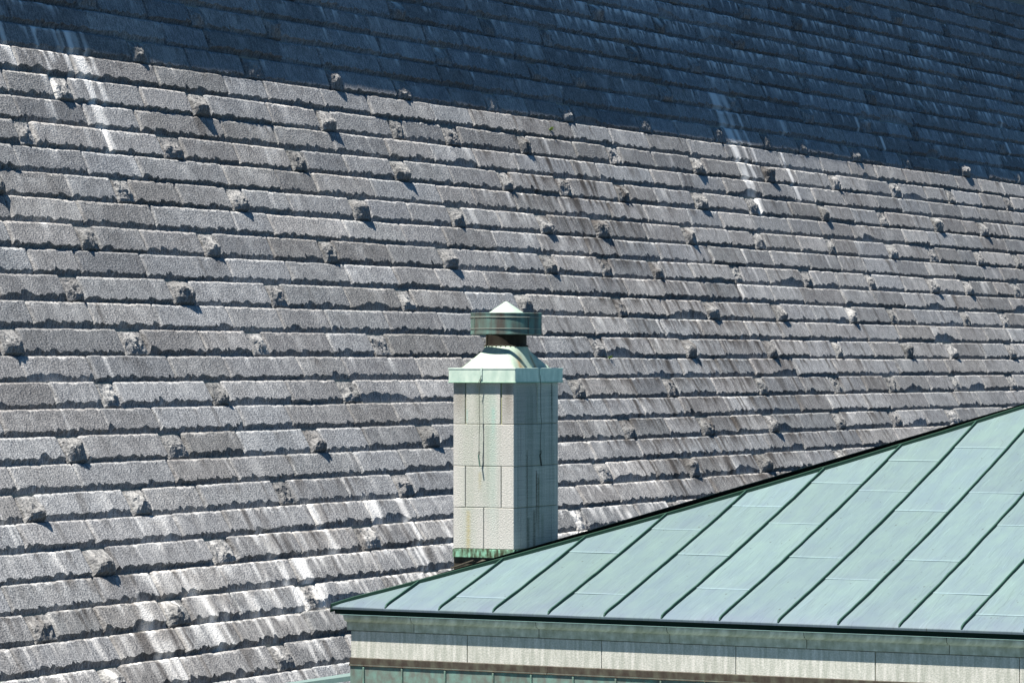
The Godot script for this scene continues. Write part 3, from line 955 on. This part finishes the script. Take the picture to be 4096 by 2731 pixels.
	for j in levels:
		var f := float(j) / (levels - 1)
		var sq := pow(1.0 - f, 1.12)
		for s in sides + 1:
			var ph := TAU * s / sides
			var dx := cos(ph)
			var dz := -sin(ph)
			var k := minf(hx / maxf(absf(dx), 0.0001), hz / maxf(absf(dz), 0.0001))
			var rect := Vector2(dx, dz) * k
			var circ := Vector2(dx, dz) * 0.226
			var q := circ.lerp(rect, sq)
			var y := lerpf(-0.036, 0.208, f)
			p.append(ctr + Vector3(q.x, y, q.y))
			uv.append(Vector2(ph * 0.4, f * 0.4))
			# rust runs at the front hip and along the foot
			var front := absf(wrapf(ph - PI - 0.95, -PI, PI))
			var rust := 1.0 * exp(-pow(front / 0.13, 2.0)) * smoothstep(0.85, 0.3, f) + 0.7 * exp(-pow(wrapf(ph + 1.3, -PI, PI) / 0.1, 2.0)) * smoothstep(1.0, 0.4, f) + 0.4 * smoothstep(0.14, 0.0, f) * clampf(0.4 + fine.get_noise_1d(ph * 20.0) * 1.6, 0.0, 1.0)
			rust *= clampf(0.8 + 0.8 * fine.get_noise_2d(ph * 30.0, f * 3.0), 0.0, 1.2)
			cc.append(Color(0.66, 0.68, 0.62).lerp(Color(0.46, 0.20, 0.07), clampf(rust, 0.0, 0.9)))
	b.grid(p, levels, sides + 1, uv, uv, cc, false)
	part("hood", b.mesh(), M.patina_mint, flue)
	# neck with its ring of rivets
	b = Buf.new(); b.off = house.position
	b.lathe(ctr, [[0.231, 0.231, 0.196], [0.231, 0.231, 0.215], [0.222, 0.222, 0.217], [0.220, 0.220, 0.40], [0.21, 0.21, 0.402], [0.21, 0.21, 0.2]], 48, [Color(0.35, 0.33, 0.33)])
	part("neck", b.mesh(), M.brown_copper, flue)
	b = Buf.new(); b.off = house.position
	for s in 28:
		var ph := TAU * s / 28.0
		var q := ctr + Vector3(cos(ph) * 0.233, 0, sin(ph) * 0.233)
		b.lathe(q, [[0.008, 0.008, 0.196], [0.008, 0.008, 0.206], [0.004, 0.004, 0.212], [0.0005, 0.0005, 0.213]], 7, [Color(1.0, 1.0, 0.95)])
	part("rivet", b.mesh(), M.brown_copper, flue, "stuff")
	# cowl: an open ring of sheet copper, stiffened by two beads
	b = Buf.new(); b.off = house.position
	var ring := [[0.376, 0.376, 0.33], [0.387, 0.387, 0.326], [0.388, 0.388, 0.338]]
	for j in 7: ring.append([0.384 + 0.001 * (j % 2), 0.384 + 0.001 * (j % 2), 0.342 + 0.208 * j / 6.0])
	ring.append_array([[0.389, 0.389, 0.554], [0.384, 0.384, 0.560], [0.377, 0.377, 0.556], [0.377, 0.377, 0.34], [0.376, 0.376, 0.33]])
	b.lathe(ctr, ring, 64, [Color(1, 1, 1)])
	part("cowl", b.mesh(), M.cowl, flue)
	for y in [0.512, 0.390]:
		b = Buf.new(); b.off = house.position
		var pts := []
		for s in 65: pts.append(ctr + Vector3(cos(TAU * s / 64.0) * 0.3875, y, sin(TAU * s / 64.0) * 0.3875))
		b.tube(pts, 0.0032, 6, Color(1.5, 1.55, 1.5))
		part("bead", b.mesh(), M.cowl_bead, flue)
	for ang in [2.0, 3.75, 5.6, 0.4]:
		b = Buf.new(); b.off = house.position
		var dir := Vector3(cos(ang), 0, sin(ang))
		var sd := Vector3(-sin(ang), 0, cos(ang))
		var q := ctr + dir * 0.388
		b.quad(q + sd * 0.006 + Vector3(0, 0.33, 0), q - sd * 0.006 + Vector3(0, 0.33, 0), q - sd * 0.006 + Vector3(0, 0.556, 0), q + sd * 0.006 + Vector3(0, 0.556, 0), Color(1.2, 1.25, 1.2))
		b.quad(q + sd * 0.006 + Vector3(0, 0.33, 0) , q + sd * 0.006 + Vector3(0, 0.556, 0), q + sd * 0.006 - dir * 0.006 + Vector3(0, 0.556, 0), q + sd * 0.006 - dir * 0.006 + Vector3(0, 0.33, 0), Color(1, 1, 1))
		part("cowl_seam", b.mesh(), M.cowl, flue)
		b = Buf.new(); b.off = house.position
		b.tube([ctr + dir * 0.377 + Vector3(0, 0.45, 0), ctr + dir * 0.215 + Vector3(0, 0.36, 0)], 0.012, 6, Color(0.7, 0.7, 0.7))
		b.tube([ctr + dir * 0.377 + Vector3(0, 0.45, 0), ctr + dir * 0.25 + Vector3(0, 0.505, 0)], 0.008, 6, Color(0.7, 0.7, 0.7))
		part("bracket", b.mesh(), M.brown_copper, flue)
	# cone over the opening
	b = Buf.new(); b.off = house.position
	b.lathe(ctr, [[0.285, 0.285, 0.488], [0.287, 0.287, 0.494], [0.187, 0.187, 0.565], [0.095, 0.095, 0.628], [0.012, 0.012, 0.684], [0.0005, 0.0005, 0.687]], 40, [Color(0.66, 0.69, 0.64)])
	b.lathe(ctr, [[0.001, 0.001, 0.660], [0.285, 0.285, 0.486]], 40, [Color(0.6, 0.7, 0.65)])
	part("cone_cap", b.mesh(), M.patina_mint, flue)

# ---------------------------------------------------------------- weeds and ground

func weed(x: float, h: float, size: float, label: String, seed: int) -> void:
	var at := Vector3(x, h + EYE, wall_z(h) + 0.085)
	var o := thing("weed", label, "plant", at)
	var r := RandomNumberGenerator.new()
	r.seed = seed
	var b := Buf.new()
	var st := Buf.new()
	for q in 26:
		var ang := r.randf() * TAU
		var root := Vector3(r.randf_range(-0.03, 0.03), 0, 0)
		var tip := root + Vector3(cos(ang) * r.randf_range(0.3, 1.0), r.randf_range(0.15, 0.8), absf(sin(ang)) * r.randf_range(0.2, 0.9)) * size
		var mid := (root + tip) * 0.5 + Vector3(0, size * 0.15, 0)
		st.tube([root, mid, tip], 0.002, 4, Color(0.9, 1, 0.7))
		for j in 4:
			var c := mid.lerp(tip, j / 3.0)
			var d := Vector3(r.randf_range(-1, 1), r.randf_range(-0.4, 1), r.randf_range(-1, 1)).normalized() * size * 0.2
			var s := d.cross(Vector3(r.randf_range(-1, 1), r.randf_range(-1, 1), 1)).normalized() * size * 0.07
			b.quad(c, c + d * 0.5 + s, c + d, c + d * 0.5 - s, Color(r.randf_range(0.8, 1.2), 1, 1))
	part("leaves", b.mesh(), M.leaf, o)
	part("stem", st.mesh(), M.leaf, o)

func _ready() -> void:
	# --- camera
	var cam := Camera3D.new()
	cam.name = "camera"
	cam.fov = 11.13
	cam.near = 0.5
	cam.far = 3000.0
	add_child(cam)
	cam.look_at_from_position(Vector3(0, EYE, 0), Vector3(CO * 100.0, EYE + 100.0 * 93.9 / 14000.0, -SI * 100.0))
	cam.current = true
	# --- sky and exposure
	var env := Environment.new()
	env.background_mode = Environment.BG_SKY
	var sm := ProceduralSkyMaterial.new()
	sm.sky_top_color = Color(0.24, 0.42, 0.60)
	sm.sky_horizon_color = Color(0.42, 0.60, 0.76)
	sm.sky_curve = 0.12
	sm.ground_bottom_color = Color(0.12, 0.14, 0.10)
	sm.ground_horizon_color = Color(0.42, 0.58, 0.80)
	sm.sky_energy_multiplier = 0.72
	sm.sun_angle_max = 8.0
	var sky := Sky.new()
	sky.sky_material = sm
	env.sky = sky
	env.tonemap_mode = Environment.TONE_MAPPER_LINEAR
	env.tonemap_exposure = 2.4
	env.sdfgi_enabled = true
	env.ssao_enabled = true
	env.ssil_enabled = true
	var we := WorldEnvironment.new()
	we.name = "world_environment"
	we.environment = env
	add_child(we)
	# --- sun: high, behind the viewer's left shoulder and a little behind the dam's line
	var sun := DirectionalLight3D.new()
	sun.name = "sun"
	sun.light_energy = 1.6
	sun.light_color = Color(1.0, 0.965, 0.91)
	sun.light_angular_distance = 0.4
	sun.shadow_enabled = true
	add_child(sun)
	sun.look_at_from_position(Vector3.ZERO, Vector3(1.0, -2.8, 0.48))
	# --- materials
	rng.seed = 20240611
	fine.seed = 3; fine.frequency = 0.5; fine.noise_type = FastNoiseLite.TYPE_SIMPLEX
	rough.seed = 9; rough.frequency = 0.5; rough.noise_type = FastNoiseLite.TYPE_SIMPLEX_SMOOTH
	facets.seed = 4; facets.frequency = 1.0; facets.noise_type = FastNoiseLite.TYPE_CELLULAR
	facets.cellular_return_type = FastNoiseLite.RETURN_DISTANCE
	facets.fractal_type = FastNoiseLite.FRACTAL_NONE
	make_materials()
	# --- the place
	var gm := PlaneMesh.new()
	gm.size = Vector2(6000, 6000)
	var ground := part("ground", gm, M.ground, self, "structure")
	ground.position = Vector3(0, 0, 0)
	build_dam()
	build_house()
	build_flue()
	weed(62.94, 4.72, 0.10, "small bright green weed in the joint just below the shadow edge of the dam", 2)
	weed(60.92, 0.12, 0.08, "tiny yellow-green weed on the sunlit dam face right of the chimney cowl", 6)

func make_materials() -> void:
	var grain := noise_image(512, 512, 0.08, 4, 11)
	var coarse := noise_image(512, 512, 0.012, 3, 12)
	var comb := stretched(512, 512, 4, 0.07, 3, 13)
	var g := material("granite", Color(1, 1, 1), 0.9)
	g.albedo_texture = tone_texture(grain, comb, 0.5, Color(0.62, 0.625, 0.64), Color(1.0, 1.0, 1.0), 2.2)
	g.normal_enabled = true
	g.normal_texture = normals_from(grain, comb, 0.45, 5.0)
	g.normal_scale = 0.9
	g.detail_enabled = true
	g.detail_albedo = stain_map()
	g.detail_uv_layer = BaseMaterial3D.DETAIL_UV_2
	g.detail_blend_mode = BaseMaterial3D.BLEND_MODE_MIX
	M.granite = g
	var mo := material("mortar", Color(1, 1, 1), 0.95)
	M.mortar = mo
	# copper patina: mint with slate-blue drifts, streaked down the slope
	var drift := stretched(512, 512, 4, 0.02, 5, 21)
	var blot := noise_image(512, 512, 0.015, 5, 22)
	var pa := material("patina", Color(0.85, 0.85, 0.85), 0.75)
	pa.albedo_texture = tone_texture(drift, blot, 0.35, Color(0.68, 0.81, 0.86), Color(0.72, 0.865, 0.875), 1.8)
	pa.albedo_texture = weathered(pa.albedo_texture)
	pa.normal_enabled = true
	pa.normal_texture = normals_from(blot, grain, 0.3, 1.5)
	pa.normal_scale = 0.25
	M.patina = pa
	var pd := material("patina_dark", Color(0.45, 0.62, 0.57), 0.75)
	M.patina_dark = pd
	var mint := material("patina_mint", Color(0.88, 0.95, 0.92), 0.7)
	mint.albedo_texture = tone_texture(drift, blot, 0.5, Color(0.86, 0.9, 0.9), Color(1, 1, 1), 2.0)
	mint.uv1_scale = Vector3(0.9, 0.9, 0.9)
	M.patina_mint = mint
	var br := material("brown_copper", Color(0.37, 0.34, 0.32), 0.7)
	br.albedo_texture = tone_texture(drift, blot, 0.5, Color(0.66, 0.64, 0.63), Color(0.92, 1.0, 0.95), 2.2)
	br.uv1_scale = Vector3(0.8, 0.8, 0.8)
	M.brown_copper = br
	var co := material("cowl_copper", Color(0.66, 0.67, 0.67), 0.7)
	co.albedo_texture = tone_texture(stretched(512, 512, 8, 0.02, 4, 31), blot, 0.3, Color(0.56, 0.53, 0.51), Color(0.66, 0.86, 0.83), 1.9)
	co.uv1_scale = Vector3(0.5, 0.5, 0.5)
	M.cowl = co
	M.cowl_bead = material("cowl_bead", Color(0.62, 0.64, 0.62), 0.6)
	var ap := material("apron_copper", Color(0.62, 0.62, 0.62), 0.75)
	ap.albedo_texture = tone_texture(drift, blot, 0.6, Color(0.74, 0.76, 0.73), Color(0.80, 1.0, 0.95), 2.0)
	M.apron = ap
	var fg := material("flashing_green", Color(0.8, 0.8, 0.8), 0.75)
	fg.albedo_texture = tone_texture(stretched(512, 512, 4, 0.03, 4, 41), blot, 0.4, Color(0.35, 0.38, 0.30), Color(0.72, 0.98, 0.86), 2.6)
	fg.uv1_scale = Vector3(1.2, 1.2, 1.2)
	M.flashing_green = fg
	M.dull = material("dull_metal", Color(1, 1, 1), 0.8)
	# squared granite
	var peck := noise_image(512, 512, 0.085, 2, 51)
	var fs := material("pecked_granite", Color(1, 1, 1), 0.9)
	fs.albedo_texture = tone_texture(peck, grain, 0.4, Color(0.86, 0.86, 0.86), Color(1, 1, 1), 1.8)
	fs.normal_enabled = true
	fs.normal_texture = normals_from(peck, grain, 0.25, 7.0)
	fs.normal_scale = 0.28
	fs.detail_enabled = true
	fs.detail_albedo = flue_stains()
	fs.detail_uv_layer = BaseMaterial3D.DETAIL_UV_2
	M.flue_stone = fs
	var ash := material("ashlar", Color(1, 1, 1), 0.9)
	var drip := stretched(512, 512, 8, 0.03, 4, 61)
	ash.albedo_texture = tone_texture(drip, grain, 0.4, Color(0.80, 0.82, 0.80), Color(1, 1, 1), 2.2)
	ash.normal_enabled = true
	ash.normal_texture = normals_from(grain, peck, 0.4, 2.0)
	ash.normal_scale = 0.4
	M.ashlar = ash
	var ag: StandardMaterial3D = ash.duplicate()
	ag.albedo_texture = tone_texture(coarse, drift, 0.5, Color(0.80, 0.81, 0.76), Color(1, 1, 0.98), 2.0)
	M.ashlar_green = ag
	var lf := material("leaf", Color(0.42, 0.52, 0.22), 0.6)
	lf.cull_mode = BaseMaterial3D.CULL_DISABLED
	M.leaf = lf
	var gr := material("lawn", Color(0.20, 0.22, 0.19), 0.95)
	gr.albedo_texture = tone_texture(grain, coarse, 0.5, Color(0.7, 0.7, 0.7), Color(1, 1, 1), 2.0)
	gr.uv1_scale = Vector3(600, 600, 600)
	M.ground = gr
